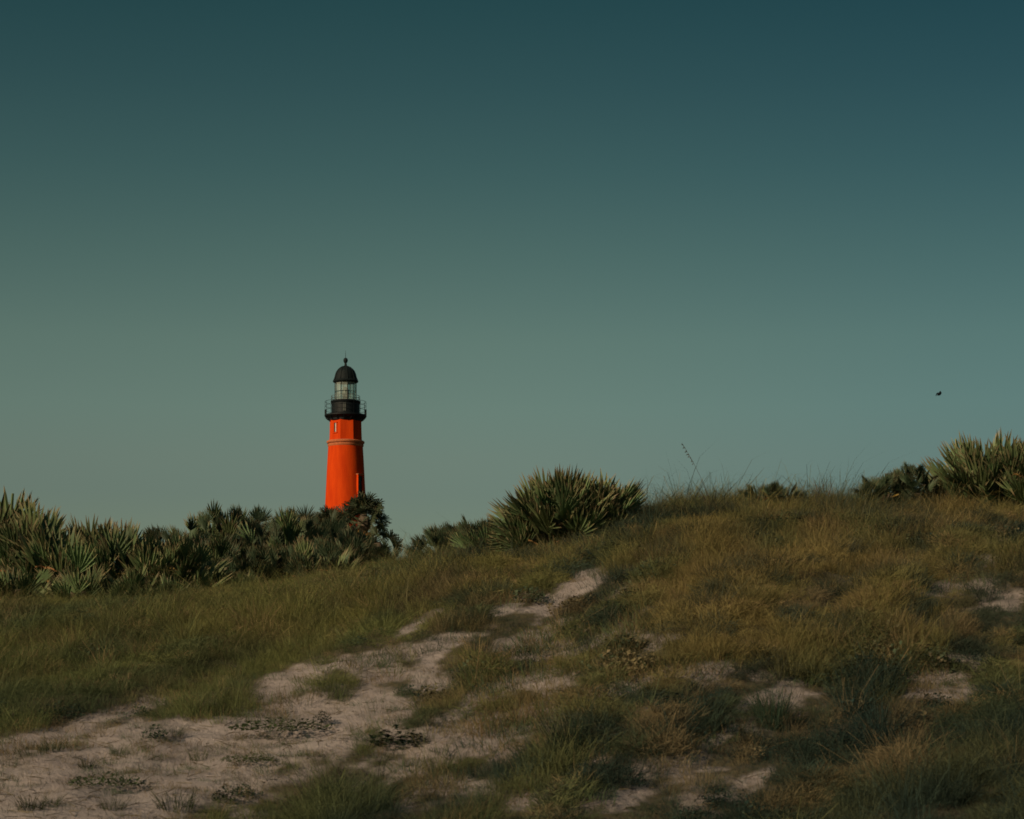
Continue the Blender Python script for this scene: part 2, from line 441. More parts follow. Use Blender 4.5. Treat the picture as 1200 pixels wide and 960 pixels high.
for k in range(16):
    a = 2 * math.pi * k / 16
    b = MB(); x, y = lm(16.7) * math.sin(a), -lm(16.7) * math.cos(a)
    b.tube([(x, y, lz(470.6)), (x, y, lz(464.4))], .025, 5); b.build('rail_post', M_GREYIRON, lr_o)
# lantern: ten panes between astragals
lan = MB(); lan.ring(lm(12.5), lz(470.0), .07); lan.ring(lm(12.5), lz(448.0), .09); lan.ring(lm(12.45), lz(459.5), .03)
lan_o = lan.build('lantern_frame', M_BLACK, lh)
NP = 10
for k in range(NP):
    a = 2 * math.pi * (k + .42) / NP
    b = MB(); x, y = lm(12.5) * math.sin(a), -lm(12.5) * math.cos(a)
    b.tube([(x, y, lz(470.2)), (x, y, lz(447.6))], .055, 6); b.build('astragal', M_BLACK, lan_o)
    a2 = 2 * math.pi * (k + 1.42) / NP
    p1 = Vector((lm(12.3) * math.sin(a), -lm(12.3) * math.cos(a), 0)); p2 = Vector((lm(12.3) * math.sin(a2), -lm(12.3) * math.cos(a2), 0))
    for r0, r1 in ((469.6, 459.7), (459.3, 448.4)):
        vs = [p1 + Vector((0, 0, lz(r0))), p2 + Vector((0, 0, lz(r0))), p2 + Vector((0, 0, lz(r1))), p1 + Vector((0, 0, lz(r1)))]
        inn = [v * 1.0 for v in vs]
        for q in inn: q.x *= .995; q.y *= .995
        link('pane', mesh('pane', vs + inn, [(0, 1, 2, 3), (7, 6, 5, 4), (0, 4, 5, 1), (1, 5, 6, 2), (2, 6, 7, 3), (3, 7, 4, 0)], M_GLASS), lan_o)
lathe_part('lens', [(2.0, 470), (2.0, 468.6), (3.4, 467.6), (4.1, 464), (4.2, 461), (3.9, 458), (3.1, 455.6), (1.6, 454), (.4, 453.4)], M_LENS, n=24)
lathe_part('lens_pedestal', [(2.4, 471), (2.4, 469.6), (1.4, 469.2)], M_BLACK, n=16)
dome = lathe_part('dome_roof', [(12.6, 448.6), (14.6, 448.0), (15.0, 447.0), (14.4, 446.0), (13.4, 445.2), (12.7, 442.5), (11.9, 439), (10.7, 435.8), (8.7, 433), (6.2, 431), (3.6, 429.7), (1.8, 429.1)], M_DOME)
for k in range(10):
    a = 2 * math.pi * (k + .42) / NP
    rot = Matrix.Rotation(a, 3, 'Z')
    b = MB(); b.tube([rot @ Vector((0, -lm(r), lz(w))) for r, w in ((14.2, 445.9), (12.75, 442.5), (11.95, 439), (10.75, 435.8), (8.75, 433), (6.2, 430.9), (3.0, 429.4))], .06, 5)
    b.build('rib', M_DOME, dome)
fin = lathe_part('finial', [(1.8, 429.2), (1.4, 427.4), (1.2, 425.6), (1.9, 424.9), (2.5, 423.6), (2.7, 422.3), (2.4, 420.9), (1.4, 419.8), (.5, 419.4)], M_DOME, n=20)
b = MB(); b.tube([(0, 0, lz(420)), (0, 0, lz(411))], [.04, .015], 5); b.build('lightning_rod', M_BLACK, fin)

def tower_window(ang, row_c, w, h, r_px, deep, hood=False):
    """window set on the tower wall at an angle from the camera side"""
    rot = Matrix.Rotation(ang, 3, 'Z')
    def P(x, y, z): return rot @ Vector((x, -lm(r_px) - y, lz(row_c) + z))
    fr = MB(); t = .13
    for sx in (-1, 1): fr.box(P(sx * (w / 2 + t / 2), deep / 2, 0), (t, deep, h), rot)
    fr.box(P(0, deep / 2 + .02, h / 2 + t / 2), (w + 2 * t + .04, deep + .04, t), rot)
    fr.box(P(0, deep / 2 + .02, -h / 2 - t / 2), (w + 2 * t + .08, deep + .06, t), rot)
    f = fr.build('window', M_RED if hood else M_RED, upper if not hood else shaft)
    return f, P, rot
wf, P, rot = tower_window(R(-35.7), 503, .42, 1.35, 19.4 * math.cos(R(22.5)), .10)
b = MB(); b.box(P(-.12, .03, 0), (.18, .06, 1.34), rot); b.build('pane', M_DARK, wf)
b = MB(); b.box(P(.09, .05, 0), (.16, .10, 1.25), rot); b.build('lit_reveal', M_LIT_REVEAL, wf)  # pale strip added to stand for the sunlit side of the recess
wf, P, rot = tower_window(R(50), 572, .85, 3.1, 22.3, .32, True)
b = MB(); b.box(P(0, .06, 0), (.84, .12, 3.08), rot); b.build('pane', M_DARK, wf)
b = MB(); b.box(P(0, .22, 1.76), (1.3, .46, .13), rot); b.build('hood', M_BELT, wf)

# ------------------------------------------------------------------ palmettos and palms
M_PALM = leaf_mat('palmetto_leaf', (.102, .142, .062), (.25, .18, .105), .70, spec=.2, rough=.6)
M_PALMDK = leaf_mat('dark_palmetto_leaf', (.058, .086, .048), (.17, .130, .07), .72, spec=.2, rough=.6)
M_DEAD = leaf_mat('dead_frond_leaf', (.30, .17, .055), (.32, .20, .09), .6)
M_STEM = simple_mat('palm_bark', (.085, .065, .045), .9, .4, 14, bump=.4)

def fan_mesh(name, mat, n, spread, Lf, wid, pet, droop=0.0, cup=.10, seed=0, bend=.0):
    """one fan frond: petiole from the origin along +Z, narrow leaf segments fanned in the XZ plane"""
    rg = random.Random(seed)
    v, f, t = [], [], []
    pw = .012
    v += [(-pw, 0, 0), (pw, 0, 0), (pw * .7, -bend * .4, pet), (-pw * .7, -bend * .4, pet)]; t += [0] * 4
    f += [(0, 1, 2, 3)]
    hub = Vector((0, -bend * .4, pet * .97))
    for i in range(n):
        u = (i + .5) / n * 2 - 1
        a = u * spread + rg.uniform(-.04, .04)
        L = Lf * (1 - .28 * abs(u) ** 1.5) * rg.uniform(.86, 1.06)
        w = wid * rg.uniform(.8, 1.15)
        d = Vector((math.sin(a), 0, math.cos(a))); s = Vector((math.cos(a), 0, -math.sin(a)))
        off = cup * L * (.5 + .5 * abs(u)) * (1 if i % 2 else .55)
        crv = droop * L * rg.uniform(.6, 1.3) + bend * rg.uniform(.3, .8)
        p0 = hub
        p1 = hub + d * (L * .42) + Vector((0, -off * .3, -crv * .12))
        p2 = hub + d * (L * .75) + Vector((0, -off * .65, -crv * .45))
        p3 = hub + d * L * (1 - .15 * min(1, droop)) + Vector((0, -off, -crv))
        if rg.random() < .12:                 # a snapped segment hangs
            p3 = p2 + Vector((rg.uniform(-.05, .05), -.05, -L * .22))
        fold = Vector((0, w * .5, 0))
        k = len(v)
        v += [p0 - s * w * .18, p0 + s * w * .18,
              p1 - s * w * .5, p1 + fold, p1 + s * w * .5,
              p2 - s * w * .36, p2 + fold * .6, p2 + s * w * .36, p3]
        t += [.05, .05, .42, .42, .42, .75, .75, .75, 1.0]
        f += [(k, k + 3, k + 2), (k, k + 1, k + 3), (k + 1, k + 4, k + 3),
              (k + 2, k + 3, k + 6, k + 5), (k + 3, k + 4, k + 7, k + 6),
              (k + 5, k + 6, k + 8), (k + 6, k + 7, k + 8)]
    return mesh(name, v, f, mat, False, t)

STIFF = [fan_mesh('palmetto_frond', M_PALM, 11, R(34 + 8 * i), .72, .058, .36, .02, .14, 20 + i) for i in range(5)]
STIFFDK = [fan_mesh('palmetto_frond', M_PALMDK, 20, R(46 + 9 * i), .58, .034, .36, .06, .12, 40 + i) for i in range(4)]
M_PALMTREE = leaf_mat('cabbage_palm_leaf', (.036, .052, .026), (.12, .08, .03), .7)
SOFT = [fan_mesh('palm_frond', M_PALMTREE, 20, R(100 + 10 * i), .62, .045, .62, .28, .16, 60 + i, .06) for i in range(4)]
DEAD = [fan_mesh('dead_frond', M_DEAD, 14, R(48 + 8 * i), .52, .040, .45, .5, .2, 80 + i, .15) for i in range(3)]

def orient(d, roll=0.0):
    """matrix whose Z goes along d and whose Y (the upper leaf face) leans towards the plant's axis"""
    d = d.normalized(); up = Vector((0, 0, 1))
    y = up - d * up.dot(d)
    if y.length < 1e-3: y = Vector((0, 1, 0))
    y.normalize(); y = Matrix.Rotation(roll, 3, d) @ y
    x = y.cross(d).normalized()
    m = Matrix((x, y, d)).transposed()
    return m.to_4x4()

def add_frond(root, me, base, d, s, roll, name='frond', label=None):
    o = link(name, me, root)
    o.matrix_local = Matrix.Translation(base) @ orient(d, roll) @ Matrix.Diagonal((s, s, s, 1))
    if label: o['label'] = label
    return o

def palmetto(px, Y, w, h, n, label, group, seed, meshes=STIFF, lean=.0, up=.8, dead=2, sink=.08, fs=None, zbase=None):
    """saw palmetto clump: w and h in metres"""
    rg = random.Random(seed); h = h * 1.10
    base = at(px, Y) if zbase is None else Vector(((px - 600) / F * Y, Y, zbase))
    root = empty('saw_palmetto', base - Vector((0, 0, sink)))
    tag(root, label, 'palmetto', group)
    b = MB()
    for k in range(3):
        a = rg.uniform(0, 6.28)
        b.tube([(0, 0, -.1), (math.cos(a) * w * .12, math.sin(a) * w * .1, h * .12), (math.cos(a) * w * .22, math.sin(a) * w * .18, h * .45)], [.09, .08, .05], 7)
    b.build('stem', M_STEM, root)
    for i in range(n):
        a = rg.uniform(0, 2 * math.pi); q = math.sqrt(rg.random())
        tilt = (.05 + up * q ** 1.6) * rg.uniform(.7, 1.2)
        dome = h * (1 - .34 * q ** 3) * rg.uniform(.84, 1.06)
        if rg.random() < .48: dome *= rg.uniform(.35, .8); tilt += .3
        s = (fs or h / 1.15) * rg.uniform(.8, 1.1)
        L = 1.02 * s
        d = Vector((math.cos(a) * math.sin(tilt) + lean, math.sin(a) * math.sin(tilt), math.cos(tilt)))
        bs = Vector((math.cos(a) * q * w * .40, math.sin(a) * q * w * .34, max(0, dome - L * math.cos(tilt))))
        add_frond(root, rg.choice(meshes), bs, d, s, rg.uniform(-.9, .9))
    for i in range(dead):
        a = rg.uniform(0, 2 * math.pi)
        if i % 2 == 0: a = rg.uniform(-math.pi, 0)
        d = Vector((math.cos(a), math.sin(a), rg.uniform(-.2, .25)))
        add_frond(root, rg.choice(DEAD), Vector((d.x * w * .22, d.y * w * .2, h * rg.uniform(.25, .5))), d, (fs or h / 1.2) * rg.uniform(.6, .85), rg.uniform(-.5, .5), 'dead_frond', 'dead tan frond drooping low')
    return root

def px2m(p, Y): return p / F * Y
G1 = 'saw palmettos massed at the left end of the dune'
LEFT = [  # px, depth, top row, width px, fronds, label
    (-75, 35.0, 582, 90, 28, 'stiff upright saw palmetto cut by the left edge of the photo, tallest'),
    (2, 35.5, 578, 74, 39, 'tall saw palmetto with tan tips at the far left, taller than its neighbours'),
    (42, 34.6, 588, 60, 34, 'saw palmetto with brown tipped fronds, second from the left edge'),
    (78, 34.0, 601, 64, 35, 'spiky saw palmetto with long straight blades, third from the left edge'),
    (112, 35.4, 606, 58, 34, 'saw palmetto with dense upright blades in the middle of the left mass'),
    (142, 34.2, 613, 58, 34, 'saw palmetto with fallen tan fronds at its foot, fifth from the left'),
    (176, 34.0, 620, 62, 35, 'low saw palmetto with splayed pale green blades, right of the upright ones'),
    (210, 34.0, 622, 62, 34, 'lowest saw palmetto where the left mass meets the rounder scrub'),
]
for i, (px, Y, top, wp, n, lab) in enumerate(LEFT):
    g = at(px, Y); h = EYE + (HZ - top) / F * Y - g.z
    palmetto(px, Y, px2m(wp, Y) * 1.25, h, n, lab, G1, 100 + i, fs=min(1.2, h / 1.5), up=.5, dead=3)
# low fringe in front of the left mass
for i, (px, top, lab) in enumerate([(22, 655, 'short palmetto shoot at the foot of the far left palmettos'), (98, 660, 'short palmetto shoot before the third and fourth palmetto'),
                                    (156, 662, 'short palmetto shoot with yellowed blades before the fifth palmetto'), (-40, 655, 'short palmetto shoot below the left frame edge palmetto'),
                                    (200, 668, 'short palmetto shoot before the low splayed palmettos')]):
    Y = 32.6; g = at(px, Y); h = EYE + (HZ - top) / F * Y - g.z
    palmetto(px, Y, px2m(58, Y), h, 22, lab, G1, 140 + i, fs=h / 1.05, dead=2)

G2 = 'rounded palm scrub before the lighthouse'
MID = [
    (214, 46, 608, 106, 93, 'dark rounded scrub palm at the left shoulder of the scrub before the lighthouse'),
    (256, 48, 597, 114, 111, 'dark green scrub palm crowning the left half of the round scrub'),
    (298, 49, 590, 110, 111, 'tallest dark scrub palm of the round scrub left of the lighthouse'),
    (334, 47, 599, 98, 98, 'scrub palm with tan tips in the dip of the round scrub'),
    (366, 48, 597, 100, 102, 'scrub palm with brown fronds just left of the lighthouse base'),
    (250, 43, 628, 112, 98, 'low scrub palm with fanned dark blades in front of the crowning one'),
    (306, 43, 632, 112, 98, 'low scrub palm in shade at the middle front of the round scrub'),
    (360, 43, 632, 106, 93, 'low scrub palm with tan blades in front of the lighthouse palm'),
    (408, 44, 614, 88, 93, 'low dark scrub palm right below the lighthouse tower'),
    (394, 54, 618, 84, 80, 'dense dark scrub palm hiding the left foot of the lighthouse tower'),
    (422, 52, 640, 60, 80, 'dense dark scrub palm hiding the right foot of the lighthouse tower'),
]
for i, (px, Y, top, wp, n, lab) in enumerate(MID):
    g = at(px, Y); h = EYE + (HZ - top) / F * Y - g.z
    palmetto(px, Y, px2m(wp, Y) * 1.25, h, n, lab, G2, 200 + i, meshes=(STIFFDK + STIFF[:2]) if i % 2 else STIFFDK, fs=.92, up=.62, dead=7 if i in (4, 7, 3) else 4)
G2b = 'low yellow-green palmetto shoots before the round scrub'
for i, (px, top, lab) in enumerate([(250, 658, 'yellow-green palmetto shoot before the left of the round scrub'), (282, 672, 'yellow-green palmetto shoot before the middle of the round scrub'),
                                    (238, 668, 'small yellow-green palmetto shoot beside the low left palmetto')]):
    Y = 36; g = at(px, Y); h = max(.5, EYE + (HZ - top) / F * Y - g.z)
    palmetto(px, Y, px2m(40, Y), h, 20, lab, G2b, 240 + i, fs=h / 1.1, dead=1)

def cabbage_palm(px, Y, crow, s, n, nd, label, seed):
    rg = random.Random(seed); g = at(px, Y)
    root = empty('cabbage_palm', g); tag(root, label, 'palm tree', 'cabbage palms before the lighthouse')
    H = EYE + (HZ - crow) / F * Y - g.z
    b = MB(); pts = [(.10 * math.sin(k * .9), .05 * math.cos(k), -.2 + (H + .2) * k / 9) for k in range(10)]
    b.tube(pts, [.24 - .006 * k for k in range(10)], 10); b.build('trunk', M_STEM, root, True)
    top = Vector(pts[-1])
    cr = MB(); cr.lathe([(.16, -.45), (.30, -.2), (.30, .1), (.12, .35)], 10)
    c = cr.build('crown', M_STEM, root); c.location = top
    for i in range(n):
        a = 2.399 * i + rg.uniform(-.2, .2); u = (i + .5) / n
        tilt = .15 + 1.75 * u
        d = Vector((math.cos(a) * math.sin(tilt), math.sin(a) * math.sin(tilt), math.cos(tilt)))
        o = add_frond(c, rg.choice(SOFT), Vector((0, 0, .1)), d, s * rg.uniform(.85, 1.15), rg.uniform(-1.4, 1.4))
    for i in range(nd):
        a = rg.uniform(0, 6.28) if i % 3 else rg.uniform(-2.6, -.5)
        d = Vector((math.cos(a) * .6, math.sin(a) * .6, -rg.uniform(.3, 1.0)))
        add_frond(c, rg.choice(DEAD), Vector((0, 0, -.15)), d, s * rg.uniform(.8, 1.1), rg.uniform(-.4, .4), 'dead_frond', 'dead orange-tan frond hanging under the crown')
    return root, c
pr, pc = cabbage_palm(424, 88, 612, 1.2, 40, 26, 'cabbage palm with orange dead fronds in front of the lighthouse base', 5)
cabbage_palm(384, 92, 622, 1.05, 36, 20, 'smaller cabbage palm left of the lighthouse tower edge', 6)
cabbage_palm(440, 80, 646, 1.0, 12, 3, 'low cabbage palm with one arching frond right of the lighthouse palm', 9)

G3 = 'palmettos along the dune crest'
def crest(px, Y, top, wp, n, lab, seed, **k):
    g = at(px, Y); h = max(.45, EYE + (HZ - top) / F * Y - g.z)
    k.setdefault('fs', min(1.0, h / 1.05))
    return palmetto(px, Y, px2m(wp, Y) * 1.15, h, n, lab, G3, seed, **k)
crest(656, 31.0, 550, 72, 80, 'large spiky saw palmetto standing highest in the middle of the crest', 301, fs=.95, up=.75, dead=2)
crest(704, 31.2, 551, 46, 48, 'saw palmetto with reddish tips, right half of the large middle clump', 302, fs=.9, up=.65, dead=3)
crest(626, 31.0, 586, 40, 40, 'pale green saw palmetto with dead fronds low on its left, beside the large clump', 303, fs=.62, up=.7, dead=5)
crest(566, 40, 597, 84, 95, 'dark fine leaved palmetto behind the slope left of the large clump', 304, meshes=STIFFDK, fs=.75)
crest(532, 40, 607, 84, 95, 'lower dark palmetto sloping down left of the large clump', 305, meshes=STIFFDK, fs=.7)
crest(568, 33, 622, 40, 26, 'pale low palmetto in the grass before the dark sloping one', 306, fs=.6)
crest(904, 32.2, 557, 66, 80, 'small dark low palmetto half sunk in the crest grass', 307, meshes=STIFFDK, fs=.42)
crest(1032, 32.2, 548, 46, 80, 'left one of two small round palmettos near the right end of the crest', 308, meshes=STIFFDK, fs=.42)
crest(1068, 32.2, 537, 42, 80, 'right one of two small round palmettos near the right end of the crest', 309, meshes=STIFFDK, fs=.42)
crest(1156, 32.5, 508, 86, 100, 'large saw palmetto with hanging yellow blades at the right end of the crest', 310, fs=.95, up=.62, dead=6)
crest(1210, 32.0, 514, 74, 60, 'tan tipped saw palmetto cut by the right edge of the photo', 311, fs=.95, dead=5)
crest(1112, 33, 568, 40, 26, 'low palmetto leaning out left of the large right hand one', 312, fs=.6, dead=2)

# ------------------------------------------------------------------ grass tufts (sources for the instanced grass)
M_GRASS = leaf_mat('dune_grass_blade', (0, 0, 0), (1.3, 1.15, 1.05), .45, instancer=True, transl=.35, rough=.8, spec=.1)
def tuft_mesh(name, n, hmin, hmax, rad, wid, bend, seed, lean=(-.10, .04), mat=None):
    rg = random.Random(seed); v, f, t = [], [], []
    for i in range(n):
        a = rg.uniform(0, 6.283); q = math.sqrt(rg.random())
        base = Vector((math.cos(a) * q * rad, math.sin(a) * q * rad, -.03))
        h = rg.uniform(hmin, hmax); b2 = a + rg.uniform(-.9, .9)
        out = Vector((math.cos(b2), math.sin(b2), 0)) * bend * rg.uniform(.25, 1.2) * h + Vector((lean[0], lean[1], 0)) * h
        w = wid * rg.uniform(.7, 1.3); c = rg.uniform(0, 6.283); s = Vector((math.cos(c), math.sin(c), 0))
        p = [base, base + out * .18 + Vector((0, 0, h * .42)), base + out * .52 + Vector((0, 0, h * .78)), base + out + Vector((0, 0, h * (1.0 - .25 * min(1, bend))))]
        k = len(v)
        v += [p[0] - s * w * .5, p[0] + s * w * .5, p[1] - s * w * .45, p[1] + s * w * .45, p[2] - s * w * .3, p[2] + s * w * .3, p[3]]
        t += [0, 0, .4, .4, .75, .75, 1]
        f += [(k, k + 1, k + 3, k + 2), (k + 2, k + 3, k + 5, k + 4), (k + 4, k + 5, k + 6)]
    return mesh(name, v, f, mat or M_GRASS, False, t)
def leafy_mesh(name, n, rad, h, ls, seed, mat=None):
    rg = random.Random(seed); v, f, t = [], [], []
    for i in range(n):
        a = rg.uniform(0, 6.283); q = math.sqrt(rg.random())
        c = Vector((math.cos(a) * q * rad, math.sin(a) * q * rad, h * rg.random() * (1 - .6 * q * q) + .01))
        b2 = rg.uniform(0, 6.283); el = rg.uniform(-.2, 1.0)
        d = Vector((math.cos(b2) * math.cos(el), math.sin(b2) * math.cos(el), math.sin(el)))
        s = d.cross(Vector((0, 0, 1))).normalized(); nrm = s.cross(d)
        L = ls * rg.uniform(.6, 1.3); w = L * .42; k = len(v)
        v += [c, c + d * L * .5 - s * w + nrm * w * .25, c + d * L * .5 + nrm * 0, c + d * L * .5 + s * w + nrm * w * .25, c + d * L - Vector((0, 0, L * .15))]
        t += [.1, .3, .3, .3, .5]
        f += [(k, k + 2, k + 1), (k, k + 3, k + 2), (k + 1, k + 2, k + 4), (k + 2, k + 3, k + 4)]
    return mesh(name, v, f, mat or M_GRASS, False, t)
def shag_mesh(name, n, rad, h, ls, wid, seed):
    """wiry low bush: short curved blades pointing every way from a rounded mound"""
    rg = random.Random(seed); v, f, t = [], [], []
    for i in range(n):
        a = rg.uniform(0, 6.283); q = rg.random() ** .6
        c = Vector((math.cos(a) * q * rad, math.sin(a) * q * rad, h * rg.random() * math.sqrt(max(.05, 1 - q * q)) - .01))
        b2 = a + rg.uniform(-1.4, 1.4); el = rg.uniform(-.1, 1.35)
        d = Vector((math.cos(b2) * math.cos(el), math.sin(b2) * math.cos(el), math.sin(el)))
        L = ls * rg.uniform(.5, 1.4); g = rg.uniform(0, 6.283)
        s = d.cross(Vector((math.cos(g), math.sin(g), .3))).normalized() * wid * rg.uniform(.6, 1.2)
        sag = Vector((rg.uniform(-.3, .15), rg.uniform(-.2, .2), -.35)) * L
        m1 = c + d * L * .55 + sag * .15; e = c + d * L + sag * .6; k = len(v)
        v += [c - s * .5, c + s * .5, m1 - s * .4, m1 + s * .4, e]
        t += [.1, .1, .45, .45, 1]
        f += [(k, k + 1, k + 3, k + 2), (k + 2, k + 3, k + 4)]
    return mesh(name, v, f, M_GRASS, False, t)
SRC = bpy.data.collections.new('tuft_sources')     # never linked to the scene
def src(me):
    o = bpy.data.objects.new('tuft_source_%02d' % len(SRC.objects), me); SRC.objects.link(o)
for i in range(4): src(tuft_mesh('fine_tuft', 90, .05, .24, .20, .0032, 1.2, 400 + i))          # 0-3 fine wispy
for i in range(3): src(tuft_mesh('broad_tuft', 56, .08, .34, .14, .0042, 1.15, 420 + i))           # 4-6 broader sea oat clumps
for i in range(2): src(tuft_mesh('low_thatch', 70, .04, .13, .22, .004, 1.4, 440 + i))            # 7-8 thatch
for i in range(2): src(leafy_mesh('leafy_tuft', 70, .18, .16, .04, 460 + i))                     # 9-10 ground cover
for i in range(2): src(tuft_mesh('sparse_stalks', 5, .25, .62, .12, .004, .5, 480 + i, lean=(-.3, .05)))   # 11-12 tall sparse stalks
for i in range(2): src(tuft_mesh('seedling_tuft', 10, .05, .20, .14, .004, .9, 490 + i))          # 13-14 bits on bare sand
for i in range(3): src(tuft_mesh('arching_tuft', 24, .18, .52, .10, .0042, 1.6, 500 + i))          # 15-17 long arching blades

for i in range(3): src(shag_mesh('wiry_bush', 150, .20, .15, .12, .0045, 600 + i))            # 18-20 wiry low bushes

def grass_points():
    # candidates per square metre by depth
    P = []
    for y0, y1, dens in ((14.2, 18, 150), (18, 24, 135), (24, 29, 115), (29, 34, 95), (34, 44, 24)):
        xm = 1.0
        xl = (-260 - 600) / F * y1; xr = (1460 - 600) / F * y1
        n = int((xr - xl) * (y1 - y0) * dens)
        P.append(np.stack([rng.uniform(xl, xr, n), rng.uniform(y0, y1, n)], 1))
    P = np.concatenate(P)
    x, y = P[:, 0], P[:, 1]; z = terrain(x, y)
    px = 600 + F * x / y; row = row_of(x, y, z)
    keep = (px > -280) & (px < 1480)
    # a gap before the post-crest flat that nobody sees is thinned by the density above
    x, y, z, px, row = (a[keep] for a in (x, y, z, px, row))
    s = sand_at(px, row)
    xw, yw = x - .36 * y, y / 2.0          # growth runs in streaks along the wind, up the slope
    clump = fbm(N4, xw / .8 + 3, yw / .8, 3)
    big = fbm(N1, xw / 2.4 + 70, yw / 2.0 + 9, 3)
    n = len(x); u = rng.random(n)
    bare = s > .45
    # tussocks: irregular hummocks of taller grass with thin low growth between them
    g1 = fbm(N3, xw / .42 + 21, yw / .60 + 3, 3); g2 = fbm(N4, xw / 1.7 + 8, yw / 1.7 + 31, 2)
    tus = (.30 + .70 * sstep((g1 - .38) / .26)) * (.75 + .55 * sstep((g2 - .35) / .35))
    wt = .35 + .65 * np.clip((px - 250) / 350, 0, 1)
    tus = tus * wt + .62 * (1 - wt)
    # how tall may it stand before it hides bare sand behind it
    allow = np.full(n, 1e3)
    for k in range(6, 0, -1):
        sk = sand_at(px, row - 11 * k)
        allow = np.where((sk > .5) & (~bare), 11 * k - 3, allow)
    allow_m = np.maximum(allow / F * y, .07)
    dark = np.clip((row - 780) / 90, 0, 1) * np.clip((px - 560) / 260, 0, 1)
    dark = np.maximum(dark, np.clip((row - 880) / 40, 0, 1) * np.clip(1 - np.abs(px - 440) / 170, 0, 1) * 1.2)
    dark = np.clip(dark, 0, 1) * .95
    clump = clump * .5 + .5 * (.40 + .32 * tus)
    keepd = np.where(bare, u < np.where((px < 420) & (row > 780), .09 + .42 * (fbm(N2, xw / .5, yw / .5, 2) > .53), .26 + .4 * (clump > .50)), u < np.clip(.40 + 2.2 * (clump - .40) - s * .8, .04, 1))
    idx = np.where(rng.random(n) < .70, rng.integers(0, 4, n), rng.integers(4, 7, n))
    r2 = rng.random(n)
    idx = np.where(r2 < .22, rng.integers(7, 9, n), idx)
    lush = fbm(N2, xw / 1.1 + 31, yw / 1.1 + 7, 3)
    idx = np.where((lush > .69) & (rng.random(n) < .5), rng.integers(9, 11, n), idx)
    idx = np.where(r2 > .95, rng.integers(11, 13, n), idx)
    idx = np.where((dark > .3) & (r2 > .5) & (r2 < .85), rng.integers(15, 18, n), idx)
    idx = np.where((r2 > np.where(px < 520, .76, .88)) & (r2 < .95), rng.integers(15, 18, n), idx)
    shag = fbm(N3, xw / .9 + 47, yw / 1.0 + 12, 3)
    idx = np.where((rng.random(n) < np.clip(.22 + 3.5 * (shag - .5), .05, .75)), rng.integers(18, 21, n), idx)
    idx = np.where(bare, np.where(rng.random(n) < .3, rng.integers(7, 9, n), rng.integers(13, 15, n)), idx)
    sc_ = (.62 + .75 * (big - .25)) * rng.uniform(.75, 1.3, n)
    sc_ *= .40 + .85 * tus * rng.uniform(.6, 1.35, n)
    sc_ *= (1 + .25 * sstep((y - 25) / 4)) * (1 + .12 * dark) * np.clip(.50 + (y - 14.5) / 10, .50, 1)
    sc_ *= 1.0 + .18 * sstep((y - 19) / 4)
    sc_ = np.minimum(sc_, 1.3)
    sc_ = np.where((idx == 11) | (idx == 12), np.minimum(sc_, .55), sc_)
    hmax = np.array([.23] * 4 + [.32] * 3 + [.13] * 2 + [.16] * 2 + [.6] * 2 + [.2] * 2 + [.35] * 3 + [.22] * 3)[idx]
    hit = (sc_ * hmax > allow_m) & (rng.random(n) < np.where((px > 400) & (px < 820) & (row > 680), .93, .78))
    sc_ = np.where(hit, allow_m / hmax, sc_)
    low = hit & (sc_ < .45) & (idx < 7)
    idx = np.where(low, rng.integers(7, 9, n), idx)
    sc_ = np.where(low, np.clip(allow_m / .2, .4, 1.1), sc_)
    # colours
    olive = np.array([.158, .168, .058]); gold = np.array([.205, .168, .070]); green = np.array([.078, .112, .052]); dk = np.array([.020, .040, .037]); straw = np.array([.24, .180, .095])  # teal lift of the shadows is put into the blue of dk and green
    wgold = np.clip((px - 430) / 420, 0, 1) * .75 + .15
    wgold = np.clip(wgold - .12 + (big - .5) * 1.0 + rng.normal(0, .16, n), 0, 1)[:, None]
    c = olive * (1 - wgold) + gold * wgold
    wg = np.clip((lush - .5) * 4, 0, 1)[:, None] * .7
    c = c * (1 - wg) + green * wg
    lw = np.clip((700 - px) / 700, 0, 1)[:, None] * np.clip((row - 690) / 120, 0, 1)[:, None] * .45
    c = c * (1 - lw) + green * lw
    lowr = np.clip((row - 760) / 120, 0, 1)[:, None] * .6
    c = c * (1 - lowr) + (green * .8 + olive * .2) * lowr
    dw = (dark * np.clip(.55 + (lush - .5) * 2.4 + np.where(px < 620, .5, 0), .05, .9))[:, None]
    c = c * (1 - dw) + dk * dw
    st = (rng.random(n) < .06)[:, None] & (dark < .6)[:, None]
    c = np.where(st, straw, c)
    c = np.where(((idx == 9) | (idx == 10))[:, None], c * .5 + dk * .7, c)
    c = np.where(bare[:, None], np.where((rng.random(n) < .5)[:, None], green, straw * .7), c)
    # mixed species: small dark green clumps and pale straw ones side by side
    sp = fbm(N1, xw / .34 + 3, yw / .42 + 50, 2); sp2 = fbm(N2, xw / .30 + 63, yw / .40 + 20, 2)
    mixw = .45 + .55 * np.clip((px - 380) / 200, 0, 1)
    pk = sstep((fbm(N4, xw / .75 + 15, yw / .8 + 66, 3) - .55) / .09)
    pk2 = sstep((fbm(N3, xw / .30 + 91, yw / .34 + 7, 2) - .60) / .08) * .9
    pk = np.maximum(pk, pk2)
    wd_ = (np.maximum(sstep((sp - .60) / .10), pk) * .85 * mixw)[:, None]; c = c * (1 - wd_) + dk * wd_
    ws_ = (sstep((sp2 - .64) / .10) * .6 * mixw)[:, None]; c = c * (1 - ws_) + straw * .95 * ws_
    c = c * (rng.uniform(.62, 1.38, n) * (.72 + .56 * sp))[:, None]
    cr_ = (y > 30.5) & (y < 33.5) & (px > 740) & (px < 1010) & (rng.random(n) < .38)
    idx = np.where(cr_, rng.integers(11, 13, n), idx); sc_ = np.where(cr_, rng.uniform(.45, .90, n), sc_)
